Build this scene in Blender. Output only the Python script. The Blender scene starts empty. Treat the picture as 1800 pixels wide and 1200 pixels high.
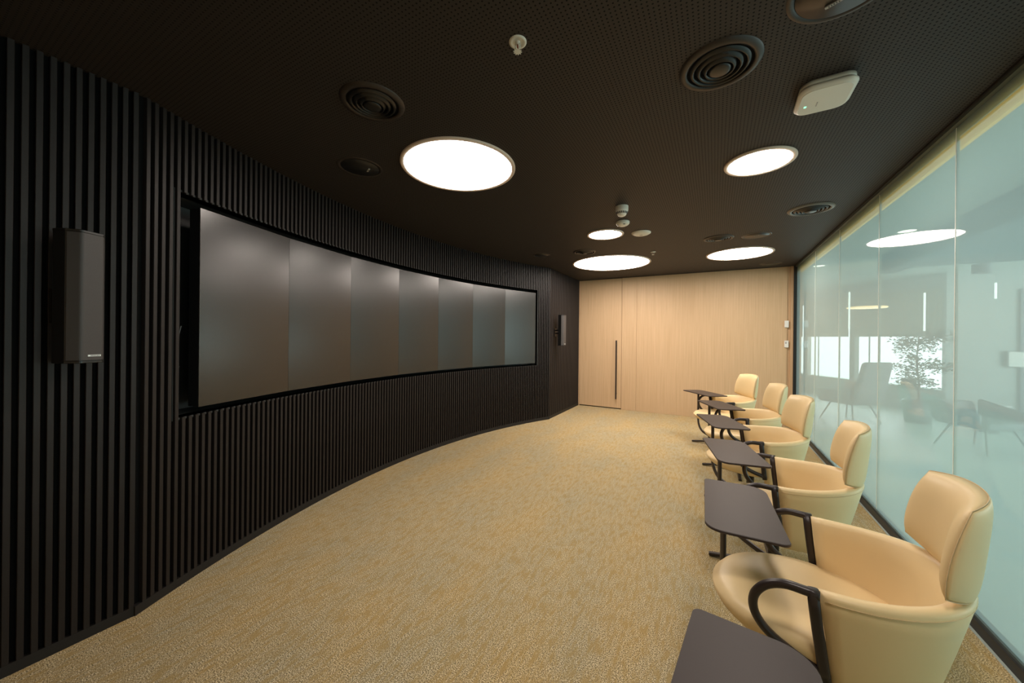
import bpy, bmesh, math, random
from mathutils import Vector, Matrix
random.seed(7)
sc = bpy.context.scene
C = bpy.context.collection
PI = math.pi
R = math.radians

# ------------------------------------------------------------------ camera
H = 1.5          # eye height
CEIL = 2.775     # ceiling height
cam = bpy.data.cameras.new('camera')
cam.sensor_width = 36.0
cam.lens = 637.0 / 1800.0 * 36.0
cam.shift_y = -7.5 / 1800.0
cam.clip_start = 0.02
cam.clip_end = 100
co = bpy.data.objects.new('camera', cam)
C.objects.link(co)
co.rotation_mode = 'QUATERNION'
yaw, roll = R(29.2), 0.010
co.rotation_quaternion = (Matrix.Rotation(yaw, 3, 'Z') @ Matrix.Rotation(PI/2, 3, 'X') @ Matrix.Rotation(roll, 3, 'Z')).to_quaternion()
co.location = (0, 0, H)
sc.camera = co

# ------------------------------------------------------------------ world, exposure
w = bpy.data.worlds.new('world')
sc.world = w
w.use_nodes = True
w.node_tree.nodes['Background'].inputs['Color'].default_value = (0.86, 0.95, 1.0, 1)
w.node_tree.nodes['Background'].inputs['Strength'].default_value = 2.6
sc.view_settings.view_transform = 'Standard'
sc.view_settings.look = 'None'
sc.view_settings.exposure = 0.0
sc.view_settings.gamma = 1.0
sc.view_settings.use_curve_mapping = False
sc.cycles.max_bounces = 10
sc.cycles.diffuse_bounces = 5
sc.cycles.transparent_max_bounces = 12
sc.cycles.sample_clamp_indirect = 6.0
sc.cycles.use_denoising = True

LAMP = 21.0      # strength of the round ceiling lamps
LAMP_COL = (1.0, 0.885, 0.79)
LOUNGE = 420.0   # daylight of the lounge's window front (area lamp outside the far windows)

# daylight entering the lounge beyond the glass, from its long window front
def area(name, loc, target, sx, sy, power, col):
    l = bpy.data.lights.new(name, 'AREA'); l.shape = 'RECTANGLE'; l.size = sx; l.size_y = sy
    l.energy = power; l.color = col
    o = bpy.data.objects.new(name, l); C.objects.link(o); o.location = loc
    o.rotation_euler = (Vector(target) - Vector(loc)).to_track_quat('-Z', 'Y').to_euler()
    return o
area('window_daylight', (8.6, 4.5, 1.5), (1.2, 4.0, 0.9), 9.0, 2.2, LOUNGE, (0.86, 0.97, 1.0))
area('window_daylight', (4.2, 13.6, 1.2), (2.6, 6.5, 0.6), 3.4, 1.2, LOUNGE*0.35, (0.9, 0.97, 1.0))

# ------------------------------------------------------------------ materials
def mat(name, col=(0.5,0.5,0.5), rough=0.5, metal=0.0, spec=0.5, emit=None, estr=0, coat=0, noise=None, bump=None):
    m = bpy.data.materials.new(name); m.use_nodes = True
    nt = m.node_tree; b = nt.nodes['Principled BSDF']
    b.inputs['Base Color'].default_value = (*col, 1)
    b.inputs['Roughness'].default_value = rough
    b.inputs['Metallic'].default_value = metal
    b.inputs['Specular IOR Level'].default_value = spec
    if coat: b.inputs['Coat Weight'].default_value = coat
    if emit:
        b.inputs['Emission Color'].default_value = (*emit, 1)
        b.inputs['Emission Strength'].default_value = estr
    if noise or bump:
        tc = nt.nodes.new('ShaderNodeTexCoord')
    if noise:      # (scale xyz, amount)
        mp = nt.nodes.new('ShaderNodeMapping'); mp.inputs['Scale'].default_value = noise[0]
        nz = nt.nodes.new('ShaderNodeTexNoise'); nz.inputs['Scale'].default_value = 1; nz.inputs['Detail'].default_value = 5
        cr = nt.nodes.new('ShaderNodeMix'); cr.data_type = 'RGBA'
        a = noise[1]
        cr.inputs[6].default_value = (*[c*(1-a) for c in col], 1); cr.inputs[7].default_value = (*[min(1, c*(1+a)) for c in col], 1)
        nt.links.new(tc.outputs['Object'], mp.inputs[0]); nt.links.new(mp.outputs[0], nz.inputs['Vector'])
        nt.links.new(nz.outputs['Fac'], cr.inputs[0]); nt.links.new(cr.outputs[2], b.inputs['Base Color'])
    if bump:       # (scale, strength, distance)
        nz2 = nt.nodes.new('ShaderNodeTexNoise'); nz2.inputs['Scale'].default_value = bump[0]; nz2.inputs['Detail'].default_value = 4
        bp = nt.nodes.new('ShaderNodeBump'); bp.inputs['Strength'].default_value = bump[1]; bp.inputs['Distance'].default_value = bump[2]
        nt.links.new(tc.outputs['Object'], nz2.inputs['Vector']); nt.links.new(nz2.outputs['Fac'], bp.inputs['Height'])
        nt.links.new(bp.outputs[0], b.inputs['Normal'])
    return m

M = {}
M['slat'] = mat('black_stained_slat', (0.0165,0.0125,0.0112), 0.52, spec=0.28, noise=((60,60,3),0.35), bump=(120,0.15,0.002))
M['backing'] = mat('black_backing', (0.004,0.004,0.004), 0.9, spec=0.1)
M['niche'] = mat('black_niche_lining', (0.050,0.050,0.048), 0.6, spec=0.3, bump=(200,0.1,0.001))
M['skirting'] = mat('black_skirting', (0.016,0.014,0.013), 0.55, spec=0.3)
M['screen'] = mat('matt_screen_face', (0.012,0.011,0.010), 0.25, spec=0.9)
M['chassis'] = mat('black_screen_casing', (0.006,0.006,0.006), 0.5)
M['metal_black'] = mat('black_metal', (0.012,0.011,0.011), 0.4, metal=0.3)
M['steel'] = mat('steel_screw', (0.5,0.5,0.5), 0.3, metal=1)
M['cable'] = mat('black_cable', (0.015,0.015,0.015), 0.35)
M['speaker'] = mat('black_speaker_cabinet', (0.008,0.008,0.008), 0.35, bump=(300,0.1,0.001))
M['grille'] = mat('charcoal_speaker_grille', (0.05,0.044,0.042), 0.55, spec=0.4, noise=((500,500,500),0.3))
M['badge'] = mat('pale_badge', (0.75,0.78,0.76), 0.4)
M['badge_grey'] = mat('grey_badge', (0.42,0.39,0.37), 0.4)
M['mark'] = mat('dark_print', (0.03,0.03,0.03), 0.5)
M['lamp_frame'] = mat('lamp_trim_ring', (0.72,0.58,0.48), 0.4)
M['diffuser'] = mat('lamp_diffuser', (0.9,0.9,0.9), 0.5, emit=LAMP_COL, estr=LAMP)
M['diffuser_small'] = mat('small_lamp_diffuser', (0.9,0.9,0.9), 0.5, emit=LAMP_COL, estr=LAMP*2.3)
M['vent'] = mat('black_vent', (0.010,0.0095,0.009), 0.32)
M['ventring_pale'] = mat('pale_vent_ring', (0.15,0.14,0.12), 0.35)
M['ventring'] = mat('brown_black_vent_ring', (0.028,0.020,0.016), 0.4)
M['white'] = mat('white_plastic', (0.74,0.71,0.63), 0.4)
M['white_dark'] = mat('grey_slot', (0.06,0.06,0.06), 0.5)
M['led'] = mat('green_led', (0.2,0.9,0.5), 0.4, emit=(0.3,1.0,0.6), estr=1.5)
M['bulb'] = mat('red_glass_bulb', (0.25,0.03,0.01), 0.15)
M['leather'] = mat('cream_leather', (0.84,0.640,0.345), 0.42, spec=0.4, noise=((6,6,6),0.04), bump=(260,0.06,0.0008))
M['stitch'] = mat('leather_seam', (0.70,0.51,0.28), 0.5)
M['frame'] = mat('dark_brown_frame', (0.026,0.018,0.016), 0.36, spec=0.5)
M['tablet'] = mat('taupe_laminate', (0.049,0.037,0.034), 0.43, spec=0.27)
M['handle'] = mat('black_handle', (0.02,0.012,0.01), 0.4)
M['plate'] = mat('switch_plate', (0.80,0.77,0.72), 0.35)
M['black_profile'] = mat('black_profile', (0.008,0.008,0.008), 0.4)
M['grey_profile'] = mat('grey_green_profile', (0.060,0.085,0.080), 0.4)
M['teal_glow_block'] = mat('teal_glow_block', (0.10,0.17,0.17), 0.5)
M['yellow_edge'] = mat('yellow_batten_glow', (0.90,0.56,0.05), 0.5, emit=(1.0,0.52,0.02), estr=0.42)  # yellow batten; glow added to its colour so it shows through the haze
M['lounge_wall'] = mat('lounge_wall_paint', (0.45,0.50,0.48), 0.8)
M['lounge_dark'] = mat('lounge_dark_panel', (0.20,0.25,0.27), 0.7)
M['lounge_ceiling'] = mat('lounge_ceiling_paint', (0.60,0.65,0.60), 0.85)
M['lounge_beam'] = mat('lounge_bulkhead_paint', (0.14,0.20,0.20), 0.8)
M['lounge_floor'] = mat('lounge_floor_resin', (0.55,0.62,0.60), 0.5, spec=0.3, noise=((0.8,0.8,0.8),0.08))
M['mullion'] = mat('grey_window_frame', (0.30,0.34,0.32), 0.5)
M['blind'] = mat('roller_blind_fabric', (0.40,0.42,0.34), 0.9)
M['leaf'] = mat('dark_green_leaf', (0.06,0.12,0.06), 0.5)
M['bark'] = mat('brown_stem', (0.12,0.08,0.05), 0.8)
M['pot'] = mat('grey_planter', (0.20,0.21,0.21), 0.6)
M['upholstery_dark'] = mat('grey_upholstery', (0.22,0.25,0.25), 0.8)
M['upholstery_rose'] = mat('rose_upholstery', (0.55,0.36,0.30), 0.8)
M['pendant'] = mat('white_pendant_tube', (0.8,0.8,0.8), 0.4, emit=(0.9,1.0,0.95), estr=1.6)
M['warm_disc'] = mat('warm_disc_shade', (0.8,0.6,0.35), 0.5, emit=(1.0,0.66,0.32), estr=1.8)
M['lounge_lamp'] = mat('lounge_lamp_diffuser', (0.9,0.9,0.8), 0.5, emit=(1.0,0.98,0.8), estr=3.0)
M['wire'] = mat('grey_wire', (0.25,0.26,0.26), 0.5)
M['table_top'] = mat('pale_table_top', (0.6,0.6,0.58), 0.4)
M['seal'] = mat('clear_joint_seal', (0.92,0.97,0.92), 0.3)

def wood_mat():
    m = bpy.data.materials.new('pale_oak_veneer'); m.use_nodes = True
    nt = m.node_tree; b = nt.nodes['Principled BSDF']; N = nt.nodes.new; L = nt.links.new
    tc = N('ShaderNodeTexCoord')
    mp = N('ShaderNodeMapping'); mp.inputs['Scale'].default_value = (70, 70, 1.1)
    nz = N('ShaderNodeTexNoise'); nz.inputs['Scale'].default_value = 1; nz.inputs['Detail'].default_value = 7; nz.inputs['Roughness'].default_value = .65
    mp2 = N('ShaderNodeMapping'); mp2.inputs['Scale'].default_value = (2.2, 2.2, 0.25)
    nz2 = N('ShaderNodeTexNoise'); nz2.inputs['Scale'].default_value = 1; nz2.inputs['Detail'].default_value = 3
    r = N('ShaderNodeValToRGB'); e = r.color_ramp.elements
    e[0].position = .30; e[0].color = (0.56,0.375,0.215,1); e[1].position = .68; e[1].color = (0.68,0.475,0.290,1)
    mx = N('ShaderNodeMix'); mx.data_type = 'RGBA'; mx.blend_type = 'MULTIPLY'; mx.inputs[0].default_value = .35
    r2 = N('ShaderNodeValToRGB'); r2.color_ramp.elements[0].color = (.78,.74,.68,1); r2.color_ramp.elements[1].color = (1,1,1,1)
    L(tc.outputs['Object'], mp.inputs[0]); L(mp.outputs[0], nz.inputs['Vector']); L(nz.outputs['Fac'], r.inputs[0])
    L(tc.outputs['Object'], mp2.inputs[0]); L(mp2.outputs[0], nz2.inputs['Vector']); L(nz2.outputs['Fac'], r2.inputs[0])
    L(r.outputs[0], mx.inputs[6]); L(r2.outputs[0], mx.inputs[7]); L(mx.outputs[2], b.inputs['Base Color'])
    b.inputs['Roughness'].default_value = .5; b.inputs['Specular IOR Level'].default_value = .35
    return m
M['wood'] = wood_mat()

def carpet_mat():
    m = bpy.data.materials.new('heather_carpet'); m.use_nodes = True
    nt = m.node_tree; b = nt.nodes['Principled BSDF']; N = nt.nodes.new; L = nt.links.new
    tc = N('ShaderNodeTexCoord')
    # tufts: fine speckle
    n1 = N('ShaderNodeTexNoise'); n1.inputs['Scale'].default_value = 210; n1.inputs['Detail'].default_value = 2
    L(tc.outputs['Object'], n1.inputs['Vector'])
    r1 = N('ShaderNodeValToRGB'); e = r1.color_ramp.elements
    e[0].position = .39; e[0].color = (0.150,0.122,0.073,1); e[1].position = .60; e[1].color = (0.80,0.67,0.44,1)
    e.new(.5).color = (0.43,0.325,0.170,1)
    L(n1.outputs['Fac'], r1.inputs[0])
    # plain mustard streaks that run along the room
    mp = N('ShaderNodeMapping'); mp.inputs['Scale'].default_value = (42, 10, 1)
    n2 = N('ShaderNodeTexNoise'); n2.inputs['Scale'].default_value = 1; n2.inputs['Detail'].default_value = 6; n2.inputs['Roughness'].default_value = .7
    L(tc.outputs['Object'], mp.inputs[0]); L(mp.outputs[0], n2.inputs['Vector'])
    r2 = N('ShaderNodeValToRGB'); r2.color_ramp.elements[0].position = .47; r2.color_ramp.elements[0].color = (0,0,0,1)
    r2.color_ramp.elements[1].position = .60; r2.color_ramp.elements[1].color = (.85,.85,.85,1)
    L(n2.outputs['Fac'], r2.inputs[0])
    mx = N('ShaderNodeMix'); mx.data_type = 'RGBA'; mx.inputs[7].default_value = (0.41,0.285,0.115,1)
    L(r2.outputs[0], mx.inputs[0]); L(r1.outputs[0], mx.inputs[6])
    # soft large patches greyer / warmer
    mp3 = N('ShaderNodeMapping'); mp3.inputs['Scale'].default_value = (3.2, 1.3, 1)
    n3 = N('ShaderNodeTexNoise'); n3.inputs['Scale'].default_value = 1; n3.inputs['Detail'].default_value = 3
    L(tc.outputs['Object'], mp3.inputs[0]); L(mp3.outputs[0], n3.inputs['Vector'])
    r3 = N('ShaderNodeValToRGB'); r3.color_ramp.elements[0].position=.35; r3.color_ramp.elements[0].color = (.86,.92,1,1)
    r3.color_ramp.elements[1].position=.65; r3.color_ramp.elements[1].color = (1,.95,.84,1)
    L(n3.outputs['Fac'], r3.inputs[0])
    m2 = N('ShaderNodeMix'); m2.data_type='RGBA'; m2.blend_type='MULTIPLY'; m2.inputs[0].default_value = .8
    L(mx.outputs[2], m2.inputs[6]); L(r3.outputs[0], m2.inputs[7]); L(m2.outputs[2], b.inputs['Base Color'])
    bp = N('ShaderNodeBump'); bp.inputs['Strength'].default_value = .6; bp.inputs['Distance'].default_value = .004
    L(n1.outputs['Fac'], bp.inputs['Height']); L(bp.outputs[0], b.inputs['Normal'])
    b.inputs['Roughness'].default_value = .95; b.inputs['Specular IOR Level'].default_value = .1
    return m
M['carpet'] = carpet_mat()

def ceiling_mat():
    m = bpy.data.materials.new('perforated_black_board'); m.use_nodes = True
    nt = m.node_tree; b = nt.nodes['Principled BSDF']; N = nt.nodes.new; L = nt.links.new
    tc = N('ShaderNodeTexCoord'); sp = N('ShaderNodeSeparateXYZ'); L(tc.outputs['Object'], sp.inputs[0])
    def cell(out):
        d = N('ShaderNodeMath'); d.operation = 'DIVIDE'; d.inputs[1].default_value = .01885; L(out, d.inputs[0])
        f = N('ShaderNodeMath'); f.operation = 'FRACT'; L(d.outputs[0], f.inputs[0])
        s = N('ShaderNodeMath'); s.operation = 'SUBTRACT'; s.inputs[1].default_value = .5; L(f.outputs[0], s.inputs[0])
        p = N('ShaderNodeMath'); p.operation = 'POWER'; p.inputs[1].default_value = 2; L(s.outputs[0], p.inputs[0])
        return p.outputs[0]
    a = N('ShaderNodeMath'); a.operation = 'ADD'; L(cell(sp.outputs[0]), a.inputs[0]); L(cell(sp.outputs[1]), a.inputs[1])
    c = N('ShaderNodeMath'); c.operation = 'LESS_THAN'; c.inputs[1].default_value = .20**2; L(a.outputs[0], c.inputs[0])
    mx = N('ShaderNodeMix'); mx.data_type = 'RGBA'; L(c.outputs[0], mx.inputs[0])
    mx.inputs[6].default_value = (0.030,0.0235,0.0200,1); mx.inputs[7].default_value = (0.004,0.004,0.004,1)
    L(mx.outputs[2], b.inputs['Base Color'])
    rm = N('ShaderNodeMath'); rm.operation='MULTIPLY_ADD'; rm.inputs[1].default_value=.4; rm.inputs[2].default_value=.55
    L(c.outputs[0], rm.inputs[0]); L(rm.outputs[0], b.inputs['Roughness'])
    b.inputs['Specular IOR Level'].default_value = .3
    return m
M['ceiling'] = ceiling_mat()

HAZE = 0.55
def glass_mat():
    m = bpy.data.materials.new('milky_green_glass'); m.use_nodes = True
    nt = m.node_tree; nt.nodes.remove(nt.nodes['Principled BSDF']); N = nt.nodes.new; L = nt.links.new
    out = nt.nodes['Material Output']
    tr = N('ShaderNodeBsdfTransparent'); tr.inputs['Color'].default_value = (0.90,0.975,0.94,1)
    tl = N('ShaderNodeBsdfTranslucent'); tl.inputs['Color'].default_value = (0.66,0.83,0.84,1)
    df = N('ShaderNodeBsdfDiffuse'); df.inputs['Color'].default_value = (0.52,0.66,0.64,1)
    a = N('ShaderNodeMixShader'); a.inputs[0].default_value = .55; L(tl.outputs[0], a.inputs[1]); L(df.outputs[0], a.inputs[2])
    c = N('ShaderNodeMixShader'); c.inputs[0].default_value = .40; L(tr.outputs[0], c.inputs[1]); L(a.outputs[0], c.inputs[2])
    gl = N('ShaderNodeBsdfGlossy'); gl.inputs['Roughness'].default_value = 0.0
    fr = N('ShaderNodeFresnel'); fr.inputs['IOR'].default_value = 1.45
    # the back side of the sheet only lets light out again: haze and mirror act once, on the way in
    ge = N('ShaderNodeNewGeometry'); fr_ = N('ShaderNodeMath'); fr_.operation = 'SUBTRACT'; fr_.inputs[0].default_value = 1; L(ge.outputs['Backfacing'], fr_.inputs[1])
    hz = N('ShaderNodeMath'); hz.operation = 'MULTIPLY'; hz.inputs[1].default_value = HAZE; L(fr_.outputs[0], hz.inputs[0]); L(hz.outputs[0], c.inputs[0])
    rf = N('ShaderNodeMath'); rf.operation = 'MULTIPLY'; L(fr_.outputs[0], rf.inputs[0]); L(fr.outputs[0], rf.inputs[1])
    d = N('ShaderNodeMixShader'); L(rf.outputs[0], d.inputs[0]); L(c.outputs[0], d.inputs[1]); L(gl.outputs[0], d.inputs[2])
    L(d.outputs[0], out.inputs['Surface'])
    return m
M['glass'] = glass_mat()

# ------------------------------------------------------------------ helpers
def link(name, bm, m, parent=None, smooth=False, loc=None, rz=None):
    me = bpy.data.meshes.new(name); bm.to_mesh(me); bm.free()
    o = bpy.data.objects.new(name, me); C.objects.link(o)
    for mm in (m if isinstance(m, (list, tuple)) else [m]): me.materials.append(mm)
    if parent: o.parent = parent
    if smooth:
        for p in me.polygons: p.use_smooth = True
    if loc is not None: o.location = loc
    if rz is not None: o.rotation_euler = (0, 0, rz)
    return o
def thing(name, label, cat, loc=(0,0,0), rz=0, group=None):
    o = bpy.data.objects.new(name, None); C.objects.link(o); o.empty_display_size = .1
    o.location = loc; o.rotation_euler = (0, 0, rz)
    o['label'] = label; o['category'] = cat
    if group: o['group'] = group
    return o
def tag(o, label, cat, group=None):
    o['label'] = label; o['category'] = cat
    if group: o['group'] = group
    return o
def struct(name, bm, m, label, cat='structure', smooth=False):
    o = link(name, bm, m, None, smooth); o['kind'] = 'structure'; o['label'] = label; o['category'] = cat
    return o
def nb(): return bmesh.new()
def box(bm, a, b, mi=0):
    r = bmesh.ops.create_cube(bm, size=1)
    vs = r['verts']
    bmesh.ops.scale(bm, verts=vs, vec=[max(1e-5, b[i]-a[i]) for i in range(3)])
    bmesh.ops.translate(bm, verts=vs, vec=[(a[i]+b[i])/2 for i in range(3)])
    if mi:
        for f in {f for v in vs for f in v.link_faces}: f.material_index = mi
    return vs
def bbox(bm, a, b, bev, seg=2):
    vs = box(bm, a, b)
    es = list({e for v in vs for e in v.link_edges})
    bmesh.ops.bevel(bm, geom=es, offset=bev, segments=seg, affect='EDGES', profile=.5)
def lathe(bm, prof, n=48, c=(0,0,0), cap=False):
    """rotate (radius, z) points around z; radius 0 closes the surface"""
    rings = []
    for r, z in prof:
        if r < 1e-6: rings.append([bm.verts.new((c[0], c[1], c[2]+z))])
        else: rings.append([bm.verts.new((c[0]+r*math.cos(2*PI*i/n), c[1]+r*math.sin(2*PI*i/n), c[2]+z)) for i in range(n)])
    for k in range(len(rings)-1):
        a, b = rings[k], rings[k+1]
        for i in range(n):
            j = (i+1) % n
            if len(a) == 1 and len(b) > 1: bm.faces.new((a[0], b[i], b[j]))
            elif len(b) == 1 and len(a) > 1: bm.faces.new((a[i], b[0], a[j]))
            elif len(a) > 1: bm.faces.new((a[i], a[j], b[j], b[i]))
    bmesh.ops.recalc_face_normals(bm, faces=bm.faces)
def sweep(bm, path, prof, closed=False, up=None):
    """sweep a closed profile [(a,b)...] (or a function of t giving one) along 3-D points"""
    P = [Vector(p) for p in path]; n = len(P); rings = []
    prev = None
    for i in range(n):
        if closed: t = P[(i+1) % n] - P[i-1]
        else: t = P[min(i+1, n-1)] - P[max(i-1, 0)]
        t.normalize()
        if up is not None: u = Vector(up)
        else: u = prev if prev is not None else (Vector((0,0,1)) if abs(t.z) < .9 else Vector((0,1,0)))
        s = u - t*u.dot(t)
        if s.length < 1e-6: s = Vector((1,0,0)) - t*t.x
        s.normalize(); prev = s; q = t.cross(s)
        pf = prof(i/(n-1)) if callable(prof) else prof
        rings.append([bm.verts.new(P[i] + q*a + s*b) for a, b in pf])
    m = len(rings[0])
    for k in range(n if closed else n-1):
        a, b = rings[k], rings[(k+1) % n]
        for i in range(m): bm.faces.new((a[i], a[(i+1) % m], b[(i+1) % m], b[i]))
    if not closed:
        bm.faces.new(rings[0][::-1]); bm.faces.new(rings[-1])
    bmesh.ops.recalc_face_normals(bm, faces=bm.faces)
def circ(r, n=8, ry=None): return [(r*math.cos(2*PI*i/n), (ry or r)*math.sin(2*PI*i/n)) for i in range(n)]
def spline(pts, n=6):
    """Catmull-Rom through points"""
    P = [Vector(p) for p in pts]; out = []
    for i in range(len(P)-1):
        p0 = P[max(i-1, 0)]; p1 = P[i]; p2 = P[i+1]; p3 = P[min(i+2, len(P)-1)]
        for k in range(n):
            t = k/n
            out.append(.5*((2*p1) + (p2-p0)*t + (2*p0-5*p1+4*p2-p3)*t*t + (3*p1-p0-3*p2+p3)*t**3))
    out.append(P[-1]); return out
def rounded(corners, n=6):
    """corners: (x, y, radius); returns rounded outline"""
    out = []; m = len(corners)
    for i in range(m):
        p = Vector(corners[i][:2]); r = corners[i][2]
        a = (Vector(corners[i-1][:2]) - p).normalized(); b = (Vector(corners[(i+1) % m][:2]) - p).normalized()
        ang = a.angle(b); d = r / math.tan(ang/2)
        cen = p + (a+b).normalized() * (r / math.sin(ang/2))
        s = p + a*d - cen; e = p + b*d - cen
        a0 = math.atan2(s.y, s.x); a1 = math.atan2(e.y, e.x); da = (a1-a0+PI) % (2*PI) - PI
        out += [(cen.x + r*math.cos(a0+da*k/n), cen.y + r*math.sin(a0+da*k/n)) for k in range(n+1)]
    return out
def slab(bm, outline, z0, z1, edge=0.0):
    """horizontal plate; edge = small rounding of the rim"""
    n = len(outline); cx = sum(p[0] for p in outline)/n; cy = sum(p[1] for p in outline)/n
    def ring(z, ins):
        o = []
        for x, y in outline:
            d = math.hypot(x-cx, y-cy) or 1
            o.append(bm.verts.new((x-(x-cx)/d*ins, y-(y-cy)/d*ins, z)))
        return o
    rs = [ring(z0, edge), ring(z0+edge, 0), ring(z1-edge, 0), ring(z1, edge)] if edge else [ring(z0, 0), ring(z1, 0)]
    for a, b in zip(rs, rs[1:]):
        for i in range(n): bm.faces.new((a[i], a[(i+1) % n], b[(i+1) % n], b[i]))
    bm.faces.new(rs[0][::-1]); bm.faces.new(rs[-1])
    bmesh.ops.recalc_face_normals(bm, faces=bm.faces)

# ------------------------------------------------------------------ room shell
XG = 1.20                 # glass partition
YB = 7.80                 # end wall (oak)
XN, XF = -2.68, -2.645    # straight pieces of the slatted wall, near and far
YR = -1.15                # wall behind the camera
AX, AY, AR = 3.19, 3.40, 6.45     # centre and radius of the curved wall (slat fronts)
A0, A1 = R(-24.65), R(25.35)      # ends of the curve
NA = R(22.7)                      # half opening of the screen niche
NZ0, NZ1 = 1.0, 2.345             # niche bottom and top
D = 0.024                         # slat depth
def arc(a, r=AR): return (AX - r*math.cos(a), AY + r*math.sin(a))

bm = nb(); box(bm, (-3.9, YR-.2, -.06), (XG-.02, YB+.2, 0))
fl = struct('floor', bm, M['carpet'], 'heathered tan and mustard carpet over the whole room', 'floor')
bm = nb(); box(bm, (-3.9, YR-.2, CEIL), (XG+.02, YB+.2, CEIL+.08))
ce = struct('ceiling', bm, M['ceiling'], 'black perforated ceiling', 'ceiling')

# curved wall: backing shell with an opening, niche lining, skirting
def arcstrip(bm, a0, a1, r0, r1, z0, z1, n=48):
    """solid curved block between radii r0 (front) and r1 (back)"""
    g = []
    for i in range(n+1):
        a = a0 + (a1-a0)*i/n
        f = arc(a, r0); b = arc(a, r1)
        g.append([bm.verts.new((*f, z0)), bm.verts.new((*f, z1)), bm.verts.new((*b, z1)), bm.verts.new((*b, z0))])
    for k in range(n):
        for i in range(4): bm.faces.new((g[k][i], g[k][(i+1) % 4], g[k+1][(i+1) % 4], g[k+1][i]))
    bm.faces.new(g[0][::-1]); bm.faces.new(g[-1])
    bmesh.ops.recalc_face_normals(bm, faces=bm.faces)
bm = nb()
arcstrip(bm, A0, A1, AR+D, AR+.10, 0, NZ0, 60)
arcstrip(bm, A0, A1, AR+D, AR+.10, NZ1, CEIL, 60)
arcstrip(bm, A0, -NA, AR+D, AR+.10, NZ0, NZ1, 6)
arcstrip(bm, NA, A1, AR+D, AR+.10, NZ0, NZ1, 6)
wl = struct('wall_left', bm, M['backing'], 'long curved black slatted wall around the screen niche', 'wall')
bm = nb()      # niche lining
arcstrip(bm, -NA-.004, NA+.004, AR+.016, AR+.30, NZ0-.012, NZ0, 60)
arcstrip(bm, -NA-.004, NA+.004, AR+.016, AR+.30, NZ1, NZ1+.012, 60)
arcstrip(bm, -NA-.004, NA+.004, AR+.28, AR+.32, NZ0, NZ1, 60)
arcstrip(bm, -NA-.004, -NA, AR+.016, AR+.30, NZ0, NZ1, 1)
arcstrip(bm, NA, NA+.004, AR+.016, AR+.30, NZ0, NZ1, 1)
link('niche_lining', bm, M['niche'], wl)
bm = nb(); arcstrip(bm, A0, A1, AR-.001, AR+.10, 0, .05, 60)
sk = struct('baseboard_left', bm, M['skirting'], 'low black skirting under the curved slatted wall', 'baseboard')

PITCH = .0410; SW = .0205
def slat_mesh(z0, z1):
    b_ = nb(); vs = box(b_, (-D, -SW/2, z0), (0, SW/2, z1))     # local +x faces the room
    es = [e for e in b_.edges if abs(e.verts[0].co.z-e.verts[1].co.z) > .1 and e.verts[0].co.x > -.001]
    bmesh.ops.bevel(b_, geom=es, offset=.0015, segments=1, affect='EDGES')
    me = bpy.data.meshes.new('slat'); b_.to_mesh(me); b_.free(); me.materials.append(M['slat']); return me
full, low, high = slat_mesh(.05, CEIL), slat_mesh(.05, NZ0), slat_mesh(NZ1, CEIL)
proto = None
def slat(me, x, y, rz, parent):
    global proto
    if proto is None:
        o = bpy.data.objects.new('slat', me); proto = o
    else:
        o = proto.copy(); o.data = me
    o.parent = parent; o.location = (x, y, 0); o.rotation_euler = (0, 0, rz)
    C.objects.link(o); return o
n = round((A1-A0)*AR/PITCH)
# slats start flush at the niche edge so that one full slat borders it
k0 = -math.floor((NA*AR)/PITCH + .5)
k = k0 - 20; cnt = 0
step = 2*NA*AR/round(2*NA*AR/PITCH)/AR
i = -40
while True:
    a = -NA - .5*SW/AR + i*step
    i += 1
    if a < A0 + .2*step: continue
    if a > A1 - .2*step: break
    first = min(globals().get('first', 9), (a-A0)*AR); last = (A1-a)*AR
    x, y = arc(a)
    inside = -NA < a < NA
    if inside:
        slat(low, x, y, -a, wl); slat(high, x, y, -a, wl); cnt += 2
    else: slat(full, x, y, -a, wl); cnt += 1
print('slats on the curve', cnt)

# straight pieces at both ends
y0n, y1f = arc(A0)[1], arc(A1)[1]
bm = nb(); box(bm, (XN-D-.10, YR, 0), (XN-D, y0n+.01, CEIL))
wn = struct('wall_left_front', bm, M['backing'], 'straight black slatted wall piece holding the large near speaker', 'wall')
y = y0n - max(.012, PITCH-first)
while y > YR: slat(full, XN, y, 0, wn); y -= PITCH*.955
bm = nb(); box(bm, (XN-.02, YR, 0), (XN+.001, y0n, .05))
struct('baseboard_left_front', bm, M['skirting'], 'black skirting under the near speaker wall piece', 'baseboard')
bm = nb(); box(bm, (XF-D-.10, y1f-.01, 0), (XF-D, YB+.02, CEIL))
wf = struct('wall_left_rear', bm, M['backing'], 'short straight black slatted wall piece next to the oak door', 'wall')
y = y1f + max(.012, PITCH-last)
while y < YB: slat(full, XF, y, 0, wf); y += PITCH*.955
bm = nb(); box(bm, (XF-.02, y1f, 0), (XF+.001, YB, .05))
struct('baseboard_left_rear', bm, M['skirting'], 'black skirting next to the oak door', 'baseboard')

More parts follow.
